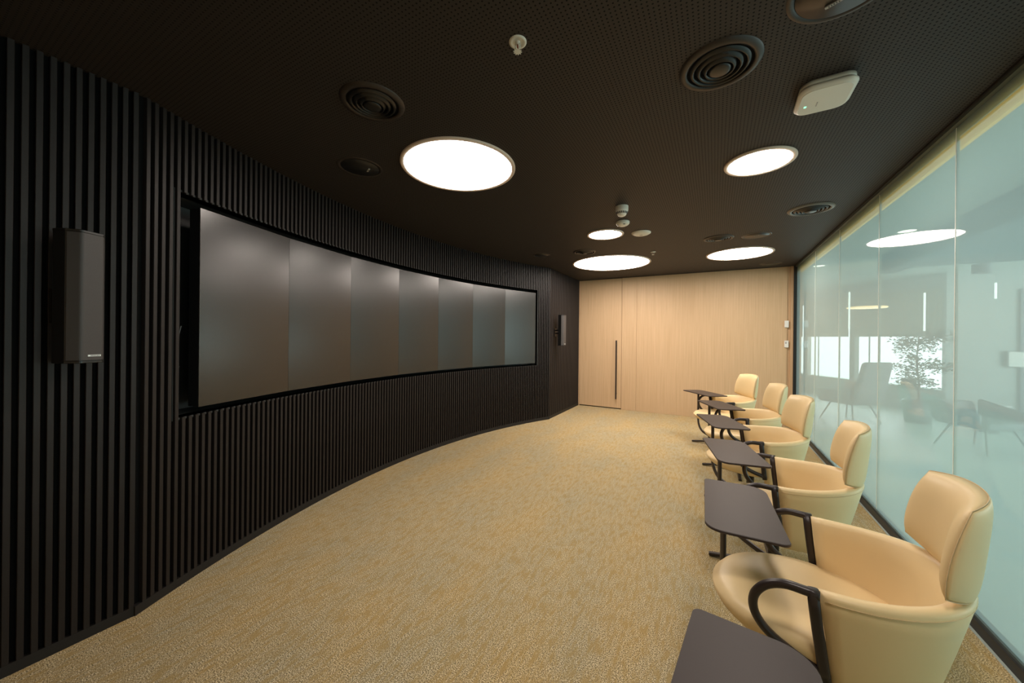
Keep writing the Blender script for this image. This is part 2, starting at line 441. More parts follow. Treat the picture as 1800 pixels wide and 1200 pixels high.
# oak end wall with a flush door
XD0, XD1 = -2.625, -1.715
bm = nb(); box(bm, (-2.9, YB+.05, 0), (XG+.1, YB+.2, CEIL))
wb = struct('wall_back', bm, M['wood'], 'pale oak panelled end wall', 'wall')
pan = [(XD1+.006, -1.41), (-1.407, 1.095)]
for i, (a, b_) in enumerate(pan):
    bm = nb(); bbox(bm, (a, YB, .0), (b_, YB+.05, CEIL-.004), .0012, 1)
    link('wall_panel', bm, M['wood'], wb)
bm = nb(); box(bm, (-2.66, YB+.0, 0), (XD0-.004, YB+.05, CEIL-.004)); link('door_jamb', bm, M['wood'], wb)
bm = nb(); box(bm, (1.095, YB+.022, 0), (1.142, YB+.05, CEIL-.004)); link('recessed_strip', bm, M['wood'], wb)
bm = nb(); box(bm, (1.142, YB-.012, 0), (1.178, YB+.05, CEIL-.004)); link('edge_post', bm, M['wood'], wb)
bm = nb(); bbox(bm, (XD0, YB+.002, .022), (XD1, YB+.048, CEIL-.006), .0015, 1)
q_ = nb(); box(q_, (XD0, YB+.03, 0), (XD1, YB+.05, .02)); link('door_gap_shade', q_, M['black_profile'], wb)  # black strip added so the gap under the door looks dark
dr = struct('door_1', bm, M['wood'], 'full-height flush oak door with a long black bar handle', 'door')
bm = nb(); bbox(bm, (-1.822, YB-.062, .215), (-1.796, YB-.036, 1.455), .004)
hd = link('door_handle', bm, M['handle'], dr)
for z in (.33, 1.34):
    bm = nb(); bmesh.ops.create_cone(bm, cap_ends=True, segments=16, radius1=.009, radius2=.009, depth=.04,
        matrix=Matrix.Translation((-1.809, YB-.018, z)) @ Matrix.Rotation(PI/2, 4, 'X'))
    link('handle_stud', bm, M['handle'], hd, True)
for z, lb in ((1.775, 'upper small white wall control beside the glass partition'), (1.43, 'lower small white switch plate with grey key beside the glass')):
    t = thing('wall_switch', lb, 'switch', (1.085, YB, z))
    bm = nb(); bbox(bm, (-.03, -.026, -.06), (.03, .0, .06), .006); link('cover', bm, M['plate'], t, False)
    bm = nb()
    if z > 1.6: bbox(bm, (-.02, -.029, -.045), (.02, -.025, .045), .002)
    else: box(bm, (-.018, -.028, .005), (.002, -.025, .035))
    link('key', bm, M['plate'] if z > 1.6 else M['badge_grey'], t)

# wall behind the camera
bm = nb(); box(bm, (-2.9, YR-.12, 0), (XG+.1, YR, CEIL))
struct('wall_front', bm, M['wood'], 'oak wall behind the viewer', 'wall')

# ------------------------------------------------------------------ glass partition
gl = bpy.data.objects.new('wall_right', None); C.objects.link(gl); gl['kind'] = 'structure'
gl['label'] = 'frameless milky green glass partition'; gl['category'] = 'partition'
GB, GT = .055, 2.745
js = [-1.15, -.275, .85, 1.975, 3.10, 4.225, 5.35, 6.475, 7.60]
js[-1] = 7.755
for a, b_ in zip(js, js[1:]):
    bm = nb(); box(bm, (XG+.020, a+.003, GB), (XG+.032, b_-.003, GT)); link('glass_pane', bm, M['glass'], gl)
for y in js[1:-1]:
    bm = nb(); box(bm, (XG+.0185, y-.003, GB), (XG+.0335, y+.003, GT)); link('joint_seal', bm, M['seal'], gl)
bm = nb(); box(bm, (XG-.005, YR, 0), (XG+.055, 7.80, GB)); link('floor_channel', bm, M['black_profile'], gl)
bm = nb(); box(bm, (XG+.006, YR, GB), (XG+.018, 7.80, GB+.012)); link('channel_gasket', bm, M['grey_profile'], gl)
bm = nb(); box(bm, (XG-.005, YR, GT), (XG+.055, 7.80, CEIL)); link('head_channel', bm, M['grey_profile'], gl)
bm = nb(); box(bm, (XG-.012, YR, CEIL-.012), (XG-.004, 7.80, CEIL)); link('ceiling_reveal', bm, M['black_profile'], gl)
bm = nb(); box(bm, (XG-.022, 7.755, 0), (XG+.055, 7.81, CEIL)); link('end_post', bm, M['black_profile'], gl)
bm = nb(); box(bm, (XG+.062, YR, 2.650), (XG+.085, 7.74, 2.715))
link('yellow_batten', bm, M['yellow_edge'], gl)
bm = nb(); box(bm, (XG+.036, YR, 2.715), (XG+.055, 7.75, 2.745)); link('glow_block', bm, M['teal_glow_block'], gl)  # added strip, keeps the batten's glow off the band under the head channel

# ------------------------------------------------------------------ display panels in the niche
sa = [-21.53, -15.25, -8.98, -2.71, 3.48, 9.64, 15.95, 22.27]
names = ['leftmost and nearest of the seven tall dark display panels', 'second display panel from the left, one seam from the near end',
 'third display panel from the left in the curved row', 'middle one of the seven tall display panels', 'fifth display panel from the left, just right of the middle',
 'sixth display panel from the left, last but one at the far end', 'rightmost and farthest of the seven tall display panels']
SR = AR + .015
for i in range(7):
    a, b_ = R(sa[i]), R(sa[i+1]); m_ = (a+b_)/2
    p, q = Vector(arc(a, SR)), Vector(arc(b_, SR)); c = (p+q)/2; wd = (q-p).length
    t = thing('display_panel', names[i], 'screen', (c.x, c.y, 1.042), -m_, 'seven display panels of the video wall')
    bm = nb(); bbox(bm, (-.085, -wd/2+.0015, .002), (-.003, wd/2-.0015, 1.248), .003, 1); link('casing', bm, M['chassis'], t)
    bm = nb(); box(bm, (-.004, -wd/2+.001, .001), (0, wd/2-.001, 1.25)); link('screen_face', bm, M['screen'], t)
    bm = nb(); box(bm, (-.265, -.12, .25), (-.085, .12, 1.0)); link('wall_mount', bm, M['metal_black'], t)

# lifting rail and cables in the gap left of the first panel
a = R(-22.35); x, y = arc(a, AR+.16)
t = thing('mounting_rail', 'thin black vertical rail with bolts in the gap beside the first display panel', 'bracket', (x, y, 0), -a)
bm = nb(); box(bm, (-.01, -.012, 1.42), (.01, .012, 2.03)); link('rail', bm, M['metal_black'], t)
for z in (1.40, 1.93, 2.06):
    bm = nb(); bbox(bm, (-.012, -.02, z-.02), (.016, .02, z+.02), .004, 1); cl = link('clamp', bm, M['metal_black'], t)
    bm = nb(); bmesh.ops.create_uvsphere(bm, u_segments=12, v_segments=8, radius=.008, matrix=Matrix.Translation((.02, 0, z))); link('bolt_head', bm, M['steel'], cl, True)
for z in (1.5, 1.9):
    bm = nb(); box(bm, (-.13, -.015, z), (-.01, .015, z+.04)); link('wall_arm', bm, M['metal_black'], t)
def W(a_, r_, z): p = arc(R(a_), r_); return (p[0], p[1], z)
bm = nb(); sweep(bm, spline([W(-21.95, AR+.09, 1.55), W(-22.1, AR+.09, 1.48), W(-22.3, AR+.09, 1.38), W(-22.28, AR+.10, 1.25), W(-22.1, AR+.10, 1.17), W(-22.0, AR+.11, 1.10), W(-22.0, AR+.12, 1.005)]), circ(.005, 8))
tag(link('cable', bm, M['cable'], None, True), 'thick black cable looping down behind the first display panel edge', 'cable')
bm = nb(); sweep(bm, spline([W(-21.95, AR+.10, 1.30), W(-22.05, AR+.11, 1.24), W(-22.2, AR+.12, 1.18), W(-22.15, AR+.13, 1.12), W(-22.1, AR+.14, 1.005)]), circ(.003, 8))
tag(link('cable', bm, M['cable'], None, True), 'thinner black cable below the looped one in the niche gap', 'cable')

# ------------------------------------------------------------------ wall speakers
def wall_speaker(label, loc, rz, wd, ht, dp, so):
    """local: +x out of the wall, y along the wall"""
    t = thing('wall_speaker', label, 'speaker', loc, 0)
    e = bpy.data.objects.new  # noqa
    ca, sa_ = math.cos(rz), math.sin(rz)
    off = Vector((so, 0, 0))
    pts = rounded([(0, -wd/2, .012), (dp*.62, -wd/2, .004), (dp, -wd/2+.028, .018), (dp, wd/2-.028, .018), (dp*.62, wd/2, .004), (0, wd/2, .012)], 4)
    def place(o): o.rotation_euler = (0, 0, rz); o.location = off; return o
    b = nb(); slab(b, [(x, y_) for x, y_ in pts if True], .012, ht-.012); place(link('cabinet', b, M['speaker'], t))
    g = rounded([(dp*.64, -wd/2-.0008, .003), (dp+.002, -wd/2+.028, .018), (dp+.002, wd/2-.028, .018), (dp*.64, wd/2+.0008, .003)], 4)
    b = nb(); slab(b, g, .014, ht-.014); gr = place(link('grille', b, M['grille'], t))
    for z0 in (0, ht-.012):
        b = nb(); slab(b, [(x*1.02, y_*1.015) for x, y_ in pts], z0, z0+.012, .002); place(link('end_cap', b, M['speaker'], t))
    b = nb(); box(b, (dp+.001, -.018, .03), (dp+.004, .03, .038)); bd = link('badge', b, M['badge'], gr)
    b = nb()
    for q in range(6): box(b, (dp+.0035, -.008+q*.006, .0315), (dp+.0045, -.005+q*.006, .0365))
    mk = link('badge_print', b, M['mark'], gr)
    # bracket to the wall
    b = nb(); box(b, (-so, -.035, ht*.30), (-so+.012, .035, ht*.56)); box(b, (-so+.01, -.012, ht*.38), (.02, .012, ht*.42)); box(b, (-so+.01, -.012, ht*.48), (.02, .012, ht*.52))
    place(link('wall_bracket', b, M['metal_black'], t))
    return t
wall_speaker('large black column speaker on the near end of the slatted wall', (XN, .470, 1.362), R(24), .140, .605, .115, .06)
wall_speaker('small black column speaker beside the oak door', (XF, 6.40, 1.350), R(-4), .165, .575, .10, .10)

# ------------------------------------------------------------------ ceiling fittings
def lamp(x, y, r, label):
    t = thing('ceiling_lamp', label, 'ceiling light', (x, y, CEIL), 0, 'round flush ceiling lamps')
    b = nb(); lathe(b, [(r-.028, 0), (r-.026, -.012), (r-.004, -.012), (r, -.006), (r, 0)], 96); link('trim_ring', b, M['lamp_frame'], t, True)
    b = nb(); lathe(b, [(r-.027, 0), (r-.027, -.007), (0, -.007)], 96); link('diffuser', b, M['diffuser'] if r > .3 else M['diffuser_small'], t)
lamp(-1.695, 2.184, .426, 'large round lamp nearest the near end of the screens')
lamp(.268, 3.126, .220, 'small round lamp near the glass, below the white access point')
lamp(-1.183, 4.436, .220, 'small round lamp beside the smoke detectors')
lamp(-1.549, 6.187, .640, 'largest round lamp, in front of the oak door')
lamp(.306, 6.336, .435, 'medium round lamp above the far chairs, in front of the oak wall')
# a sixth lamp of the same small kind over the near chairs, just outside the top of the view
lamp(.27, .80, .220, 'small round lamp over the nearest chairs, above the top edge of the view')

def vent(x, y, r, label, pale=False):
    t = thing('air_diffuser', label, 'vent', (x, y, CEIL), 0, 'round concentric air diffusers')
    b = nb(); lathe(b, [(r*.80, 0), (r*.80, -.010), (r*.86, -.013), (r*.97, -.008), (r, 0)], 64); link('outer_ring', b, M['ventring_pale'] if pale else M['ventring'], t, True)
    b = nb(); lathe(b, [(0, -.0005), (r*.82, -.0005), (r*.80, -.004), (0, -.004)], 48); link('throat', b, M['backing'], t)
    for f, z in ((.62, -.016), (.46, -.020), (.30, -.024)):
        b = nb(); lathe(b, [(r*f, -.004), (r*(f+.015), z), (r*(f+.05), z-.003), (r*(f+.11), -.006)], 48); link('cone_ring', b, M['vent'], t, True)
    b = nb(); lathe(b, [(r*.24, -.004), (r*.27, -.024), (r*.22, -.029), (0, -.025)], 48); link('centre_cone', b, M['vent'], t, True)
vent(.01, 1.94, .172, 'largest-looking black round air diffuser, left of the white access point')
vent(-1.643, 1.353, .168, 'dark round air diffuser beyond the large near lamp, towards the slatted wall')
vent(.806, 4.491, .185, 'round air diffuser with a pale rim close to the glass partition', True)
vent(.032, 5.264, .170, 'round air diffuser above the medium far lamp')
vent(-1.693, 5.205, .165, 'small-looking round air diffuser behind the largest lamp')

def cspeaker(x, y, r, label, badge=False, rz=0):
    t = thing('ceiling_speaker', label, 'speaker', (x, y, CEIL), 0, 'round ceiling speakers')
    b = nb(); lathe(b, [(r*.85, 0), (r*.85, -.004), (r*.97, -.0035), (r, 0)], 64); link('rim', b, M['ventring'], t, True)
    b = nb(); lathe(b, [(r*.855, 0), (r*.84, -.005), (0, -.007)], 64); g = link('grille', b, M['vent'], t, True)
    if badge:
        b = nb(); box(b, (-.026, -.006, -.0105), (.026, .006, -.006)); o = link('badge', b, M['badge_grey'], t); o.location = badge; o.rotation_euler = (0, 0, rz)
        b = nb()
        for q in range(5): box(b, (-.016+q*.0075, -.003, -.0112), (-.012+q*.0075, .003, -.010))
        m_ = link('badge_print', b, M['mark'], o)
cspeaker(.401, 1.70, .175, 'black round ceiling speaker with a grey badge at the top edge of the view', (-.02, .075, 0), R(-25))
cspeaker(-2.416+.06, 1.83, .160, 'black round ceiling speaker closest to the slatted wall', (.03, .05, 0), R(-25))
cspeaker(.435, 5.319, .158, 'black round ceiling speaker right of the far air diffuser', (0, -.02, 0), R(-20))
cspeaker(.809, 7.40, .16, 'faint black round ceiling speaker just before the oak wall', False)
cspeaker(-2.35, 5.12, .13, 'faint black round ceiling speaker above the far end of the screens', False)

# detectors, sensor disc, access point, sprinklers
t = thing('smoke_detector', 'taller white smoke detector with dark slots', 'smoke detector', (-.794, 3.575, CEIL))
b = nb(); lathe(b, [(.060, 0), (.060, -.035), (.058, -.050), (.036, -.088), (.024, -.094), (0, -.094)], 40); link('housing', b, M['white'], t, True)
b = nb()
for q in range(18):
    a = 2*PI*q/18; v = Vector((math.cos(a)*.0500, math.sin(a)*.0500, -.0655))
    bmesh.ops.create_cube(b, size=1, matrix=Matrix.Translation(v) @ Matrix.Rotation(a, 4, 'Z') @ Matrix.Rotation(R(32), 4, 'Y') @ Matrix.Diagonal((.004, .010, .020, 1)))
link('slot_ring', b, M['white_dark'], t)
t = thing('smoke_detector', 'flatter white detector between the taller one and the small lamp', 'smoke detector', (-.889, 4.05, CEIL))
b = nb(); lathe(b, [(.072, 0), (.072, -.018), (.062, -.034), (.035, -.046), (0, -.048)], 40); link('housing', b, M['white'], t, True)
for q in range(4):
    b = nb(); a = 2*PI*q/4+.5; v = Vector((math.cos(a)*.055, math.sin(a)*.055, -.040))
    bmesh.ops.create_cube(b, size=1, matrix=Matrix.Translation(v) @ Matrix.Rotation(a, 4, 'Z') @ Matrix.Rotation(R(55), 4, 'Y') @ Matrix.Diagonal((.003, .022, .008, 1)))
    link('slot', b, M['white_dark'], t)
t = thing('ceiling_disc_sensor', 'flat white disc on the ceiling beside the small lamp', 'sensor', (-.784, 4.57, CEIL))
b = nb(); lathe(b, [(.112, 0), (.110, -.008), (.085, -.022), (.045, -.030), (0, -.031)], 48); link('housing', b, M['white'], t, True)
b = nb(); lathe(b, [(.020, -.0300), (.020, -.0325), (0, -.0325)], 24); link('centre_lens', b, M['badge_grey'], t)

def sprinkler(x, y, label):
    t = thing('sprinkler', label, 'sprinkler', (x, y, CEIL))
    b = nb(); lathe(b, [(.038, 0), (.038, -.003), (.030, -.006), (.024, -.003), (.022, -.001), (0, -.001)], 40); link('escutcheon', b, M['white'], t, True)
    b = nb(); lathe(b, [(.011, 0), (.011, -.012), (0, -.012)], 20)
    for s in (-1, 1): sweep(b, [(s*.011, 0, -.008), (s*.012, 0, -.022), (s*.009, 0, -.034), (0, 0, -.041)], circ(.0022, 6))
    link('yoke', b, M['white'], t, True)
    b = nb(); sweep(b, [(0, 0, -.012), (0, 0, -.018), (0, 0, -.026), (0, 0, -.032), (0, 0, -.038)], circ(.0032, 8)); link('glass_bulb', b, M['bulb'], t, True)
    b = nb(); lathe(b, [(0, -.040), (.014, -.041), (.014, -.043), (0, -.044)], 20)
    for q in range(10):
        a = 2*PI*q/10
        bmesh.ops.create_cube(b, size=1, matrix=Matrix.Translation((math.cos(a)*.0155, math.sin(a)*.0155, -.0425)) @ Matrix.Rotation(a, 4, 'Z') @ Matrix.Diagonal((.006, .0045, .0015, 1)))
    link('deflector', b, M['white'], t)
sprinkler(-.753, 1.372, 'white sprinkler head nearest the viewer')
sprinkler(-.800, 5.66, 'tiny white sprinkler head between the far lamps')

t = thing('access_point', 'white rounded rectangular box on the ceiling with a green light', 'access point', (.472, 2.385, CEIL), 0)
o0 = rounded([(-.112, -.127, .06), (.118, -.133, .055), (.120, .122, .055), (-.110, .127, .06)], 8)
b = nb(); slab(b, [(x*.94, y_*.94) for x, y_ in o0], -.020, 0); slab(b, o0, -.048, -.018, .012); link('housing', b, M['white'], t, True)
b = nb(); slab(b, [(x*.86, y_*.88) for x, y_ in o0], -.0505, -.047, .0008); link('cover', b, M['white'], t)
b = nb(); box(b, (-.005, -.007, -.0515), (.005, .007, -.050)); o = link('status_light', b, M['led'], t); o.location = (-.067, .027, 0)
b = nb(); box(b, (-.0025, -.020, -.0512), (.0025, .020, -.0503)); o = link('printed_mark', b, M['badge_grey'], t); o.location = (-.020, .022, 0)

# ------------------------------------------------------------------ chairs
# chair-local axes: -x forward (u = -x), +y the sitter's right (w), z up
def shell_pts(phi, z, inset=0.0):
    """point of the tub's outer surface; phi -90..90 deg, 0 = rear"""
    k = (z-.30)/.38
    Wd = .285 + (.345-.285)*min(1, max(0, k))**.8 + max(0, z-.68)*.02
    Ln = .262 + (.410-.262)*min(1.0, max(0, k))**.9 + max(0, z-.68)*.10
    u0 = -.045 + .037*min(1, max(0, (z-.38)/.284))
    e = 2/2.35
    s, c = math.sin(phi), math.cos(phi)
    ws = math.copysign(abs(s)**e, s)*(Wd-inset); us = -abs(c)**e*(Ln-inset)
    return (-(u0+us), ws, z)          # x = -u
def chair_shell():
    b = nb(); rings = []
    NP = 33
    for i in range(NP):
        ph = -PI/2 + PI*i/(NP-1)
        zt = .662 + .035*math.cos(ph)**1.5
        prof = [(.30, .05), (.298, .012), (.31, 0), (.40, 0), (.50, 0), (.60, 0), (zt-.014, .001), (zt-.003, .009), (zt, .024), (zt-.004, .040), (zt-.018, .050), (.60, .055), (.50, .060), (.42, .066), (.36, .075)]
        rings.append([b.verts.new(shell_pts(ph, z, ins)) for z, ins in prof])
    m = len(rings[0])
    for k in range(NP-1):
        for i in range(m): b.faces.new((rings[k][i], rings[k][(i+1) % m], rings[k+1][(i+1) % m], rings[k+1][i]))
    b.faces.new(rings[0][::-1]); b.faces.new(rings[-1])
    bmesh.ops.recalc_face_normals(b, faces=b.faces)
    return b
def pad_grid(fn_front, fn_back, ns=22, nt=16):
    """closed pad from two parametric sheets sharing their rim; s,t in -1..1"""
    b = nb(); F = []; B = []
    for i in range(ns+1):
        F.append([]); B.append([])
        for j in range(nt+1):
            s = -1+2*i/ns; t = -1+2*j/nt
            s = math.sin(s*PI/2)*.6+s*.4; t = math.sin(t*PI/2)*.6+t*.4
            v = b.verts.new(fn_front(s, t)); F[i].append(v)
            B[i].append(v if i in (0, ns) or j in (0, nt) else b.verts.new(fn_back(s, t)))
    for i in range(ns):
        for j in range(nt):
            b.faces.new((F[i][j], F[i+1][j], F[i+1][j+1], F[i][j+1]))
            q = (B[i][j+1], B[i+1][j+1], B[i+1][j], B[i][j])
            if len(set(q)) == 4 and not b.faces.get(q): 
                try: b.faces.new(q)
                except ValueError: pass
    bmesh.ops.recalc_face_normals(b, faces=b.faces)
    return b
BZ0, BZ1 = .675, 1.012
def back_map(s, t):
    """square -> rounded outline; s across, t up; returns phi (signed) and z"""
    # squircle: shrink the corners
    k = .21 if t > 0 else .14
    ss = s*math.sqrt(max(0, 1-k*t*t)) if True else s
    tt = t*math.sqrt(max(0, 1-(.22 if t > 0 else .10)*s*s))
    phi = ss*R(48.5)*(1-.16*(t+1)/2)
    z = (BZ0+BZ1)/2 + tt*(BZ1-BZ0)/2
    if t < 0: z += .035*abs(s)**2*(-t)          # lower edge follows the tub's rim
    return phi, z
def back_surf(s, t, depth):
    phi, z = back_map(s, t)
    p = shell_pts(phi, z, depth)
    return p
def back_thick(s, t): return (1-abs(s)**4)**.5*(1-abs(t)**4)**.5
def chair_back_front():
    return pad_grid(lambda s, t: back_surf(s, t, .014+.056*back_thick(s, t)+.010*(1-t*t)*(1-s*s)),
                    lambda s, t: back_surf(s, t, .016))
def chair_back_rear():
    return pad_grid(lambda s, t: back_surf(s, t, .015),
                    lambda s, t: back_surf(s, t, .014-.015*back_thick(s, t)))
def rim_path(depth, grow=1.0):
    P = []
    N = 26
    def add(s, t): P.append(back_surf(s*grow, t*grow, depth))
    for i in range(N): add(-1+2*i/N, 1)
    for i in range(N//2): add(1, 1-4*i/N)
    for i in range(N): add(1-2*i/N, -1)
    for i in range(N//2): add(-1, -1+4*i/N)
    return P
def seat_mesh():
    b = nb(); NN = 48
    def outl(a, k):
        # a=0 front
        c, s = math.cos(a), math.sin(a)
        if c > 0: u = .35*abs(c)**.92; wv = .302*abs(s)**.92*(1 if s > 0 else -1)
        else: u = -.31*abs(c)**.85; wv = .302*abs(s)**.85*(1 if s > 0 else -1)
        return u*k, wv*k
    prof = [(.0, .345), (.55, .338), (.80, .342), (.90, .352), (.965, .375), (.995, .402), (1.0, .422), (.99, .440), (.955, .455), (.89, .464), (.75, .469), (.5, .470), (.25, .468), (0, .467)]
    rings = []
    for k, z in prof:
        if k == 0: rings.append([b.verts.new((0, 0, z))]); continue
        R_ = []
        for i in range(NN):
            a = 2*PI*i/NN; u, wv = outl(a, k)
            dz = -.012*max(0, u/.35)**2 if z > .43 else 0
            dz += -.022*(max(0, -u)/.31) if z > .43 else 0
            if z < .43: dz += .030*max(0, u/.35)**1.5*(1 - (z-.338)/.1)      # underside rises towards the nose
            R_.append(b.verts.new((-u, wv, z+dz)))
        rings.append(R_)
    for a_, b_ in zip(rings, rings[1:]):
        for i in range(NN):
            j = (i+1) % NN
            if len(a_) == 1: b.faces.new((a_[0], b_[j], b_[i]))
            elif len(b_) == 1: b.faces.new((a_[i], a_[j], b_[0]))
            else: b.faces.new((a_[i], a_[j], b_[j], b_[i]))
    bmesh.ops.recalc_face_normals(b, faces=b.faces)
    return b
def rrect(a, b_, r=.35, n=3):
    """rounded rectangle profile, half sizes a, b"""
    return [(p[0], p[1]) for p in rounded([(-a, -b_, min(a, b_)*r*2), (a, -b_, min(a, b_)*r*2), (a, b_, min(a, b_)*r*2), (-a, b_, min(a, b_)*r*2)], n)]
def arm_mesh(s):
    b = nb()
    def P(u, z, win=0):
        ww = .340 - .040*min(1, max(0, (.664-z)/.284)) - win
        return (-u, s*ww, z)
    # flat strap along the tub's front edge
    
    sweep(b, [P(.006, .665), P(.000, .60), P(-.008, .53), P(-.017, .46), P(-.026, .39), P(-.031, .35)], rrect(.0165, .0150), up=(0, 1, 0))
    # round loop: forward from the top, down and back to the strap
    pts = [P(-.012, .650), P(.03, .653), P(.085, .651), P(.135, .625), P(.168, .575), P(.172, .520), P(.150, .470), P(.110, .432), P(.055, .402), P(-.005, .378), P(-.04, .365)]
    sweep(b, spline(pts, 5), rrect(.0150, .0150, .48, 3), up=(0, 1, 0))
    return b
def base_mesh():
    b = nb()
    lathe(b, [(0, .052), (.030, .052), (.030, .30), (.075, .322), (.075, .345), (0, .345)], 28)
    return b
def leg_mesh(a):
    b = nb()
    pr = lambda t: [(x, y_) for x, y_ in rrect(.019-.004*t, .013-.003*t, .3, 2)]
    sweep(b, [(math.cos(a)*r, math.sin(a)*r, z) for r, z in ((.0, .040), (.12, .036), (.25, .026), (.345, .015), (.365, .0135))], pr, up=(0, 0, 1))
    return b
POST = Vector((-.30, .40, 0))
def post_mesh():
    b = nb()
    px, py = POST.x, POST.y
    dx, dy = -px/.5, -py/.5     # unit direction towards the hub
    L = [(px, py, .684), (px, py, .55), (px, py, .40), (px, py, .27), (px+dx*.012, py+dy*.012, .195), (px+dx*.05, py+dy*.05, .135),
         (px+dx*.11, py+dy*.11, .097), (px+dx*.20, py+dy*.20, .080), (px+dx*.32, py+dy*.32, .072), (px+dx*.48, py+dy*.48, .070)]
    sweep(b, spline(L, 4), rrect(.0165, .0085, .3, 2), up=(-dy, dx, 0))
    return b
# the sweep's first profile axis lies across 'up'; make the broad side face the room
def tablet_mesh():
    b = nb()
    o = rounded([(-.150, .310, .022), (.138, .310, .085), (.158, -.310, .030), (-.146, -.310, .070)][::-1], 7)
    slab(b, o, 0, .012, .0025)
    return b
def seam_shell():
    b = nb(); pth = []
    for i in range(45):
        ph = -PI/2 + .02 + (PI-.04)*i/44
        zt = .662 + .035*math.cos(ph)**1.5 - .024
        pth.append(shell_pts(ph, zt, -.0003))
    sweep(b, pth, circ(.0013, 5)); return b
def seam_back():
    b = nb(); sweep(b, rim_path(.014, 1.0), circ(.0014, 5), closed=True); return b

parts = {}
def pmesh(key, b, m, smooth=True):
    me = bpy.data.meshes.new(key); b.to_mesh(me); b.free(); me.materials.append(m)
    if smooth:
        for p in me.polygons: p.use_smooth = True
    parts[key] = me
pmesh('seat', seat_mesh(), M['leather'])
pmesh('tub_shell', chair_shell(), M['leather'])
pmesh('backrest', chair_back_front(), M['leather'])
pmesh('back_cover', chair_back_rear(), M['leather'])
pmesh('shell_seam', seam_shell(), M['stitch'])
pmesh('back_seam', seam_back(), M['stitch'])
pmesh('armrest_l', arm_mesh(-1), M['frame']); pmesh('armrest_r', arm_mesh(1), M['frame'])
pmesh('pedestal', base_mesh(), M['frame'])
for i in range(4): pmesh('leg%d' % i, leg_mesh(PI/2*i), M['frame'], False)
pmesh('tablet_post', post_mesh(), M['frame']); pmesh('writing_tablet', tablet_mesh(), M['tablet'], False)

def obj_of(name, me, parent, rz=0, loc=(0,0,0)):
    o = bpy.data.objects.new(name, me); C.objects.link(o); o.parent = parent; o.rotation_euler = (0, 0, rz); o.location = loc
    return o
GROUP = 'tablet armchairs in a row along the glass'
def make_chair(label, x, y, rot, tab):
    t = thing('tablet_armchair', label, 'chair', (x, y, 0), 0, GROUP)
    r = R(rot)
    obj_of('seat', parts['seat'], t, r)
    sh = obj_of('shell', parts['tub_shell'], t, r); obj_of('seam', parts['shell_seam'], sh)
    bk = obj_of('backrest', parts['backrest'], t, r); obj_of('seam', parts['back_seam'], bk); obj_of('back_cover', parts['back_cover'], bk)
    obj_of('armrest', parts['armrest_l'], t, r); obj_of('armrest', parts['armrest_r'], t, r)
    obj_of('pedestal', parts['pedestal'], t)
    for i in range(4): obj_of('leg', parts['leg%d' % i], t)
    obj_of('tablet_post', parts['tablet_post'], t)
    tx, ty, ta = tab
    obj_of('writing_tablet', parts['writing_tablet'], t, R(ta), (tx-x, ty-y, .683))
    return t
chairs = [
 ('nearest cream armchair, only its dark writing tablet showing at the bottom edge', .347, .70, -8, (.063, .900, -7)),
 ('cream tablet armchair largest in view, with both looped armrests visible', .351, 1.890, -8.6, (.111, 2.077, 1)),
 ('cream tablet armchair second in view along the glass, behind the largest one', .344, 2.877, -5.6, (.122, 3.082, 10.3)),
 ('middle cream tablet armchair of the five whose backs show', .292, 3.916, 9.3, (.062, 4.135, 15.9)),
 ('cream tablet armchair last but one before the oak wall', .250, 4.893, 10.9, (.062, 5.153, 22.9)),
 ('farthest cream tablet armchair, closest to the oak wall', .089, 5.927, 24.5, (-.130, 6.171, 36)),
]
proto_chair = None
def copy_tree(o, parent=None):
    c = o.copy(); C.objects.link(c); c.parent = parent
    for ch in o.children: copy_tree(ch, c)
    return c
for lb, x, y, rot, tab in chairs:
    if proto_chair is None: proto_chair = make_chair(lb, x, y, rot, tab)
    else:
        c = copy_tree(proto_chair); c.location = (x, y, 0); c['label'] = lb; c['group'] = GROUP
        for ch in c.children:
            nme = ch.name.split('.')[0]
            if nme in ('seat', 'shell', 'backrest', 'armrest'): ch.rotation_euler = (0, 0, R(rot))
            if nme == 'writing_tablet': ch.rotation_euler = (0, 0, R(tab[2])); ch.location = (tab[0]-x, tab[1]-y, .683)

# ------------------------------------------------------------------ the lounge beyond the glass
X0 = XG + .055
bm = nb(); box(bm, (X0-.06, -3.0, -.06), (9.2, 16.5, -.001))
struct('floor_lounge', bm, M['lounge_floor'], 'pale shiny floor of the lounge beyond the glass', 'floor')
bm = nb(); box(bm, (X0-.03, -3.0, 2.90), (9.2, 16.5, 3.0))
lc = struct('ceiling_lounge', bm, M['lounge_ceiling'], 'pale ceiling of the lounge beyond the glass', 'ceiling')
bm = nb(); box(bm, (2.38, -3.0, 2.62), (2.60, 8.3, 2.90)); link('bulkhead', bm, M['lounge_beam'], lc)
bm = nb(); box(bm, (2.60, -3.0, 2.70), (9.2, 8.3, 2.90)); link('lowered_panel', bm, M['lounge_beam'], lc)
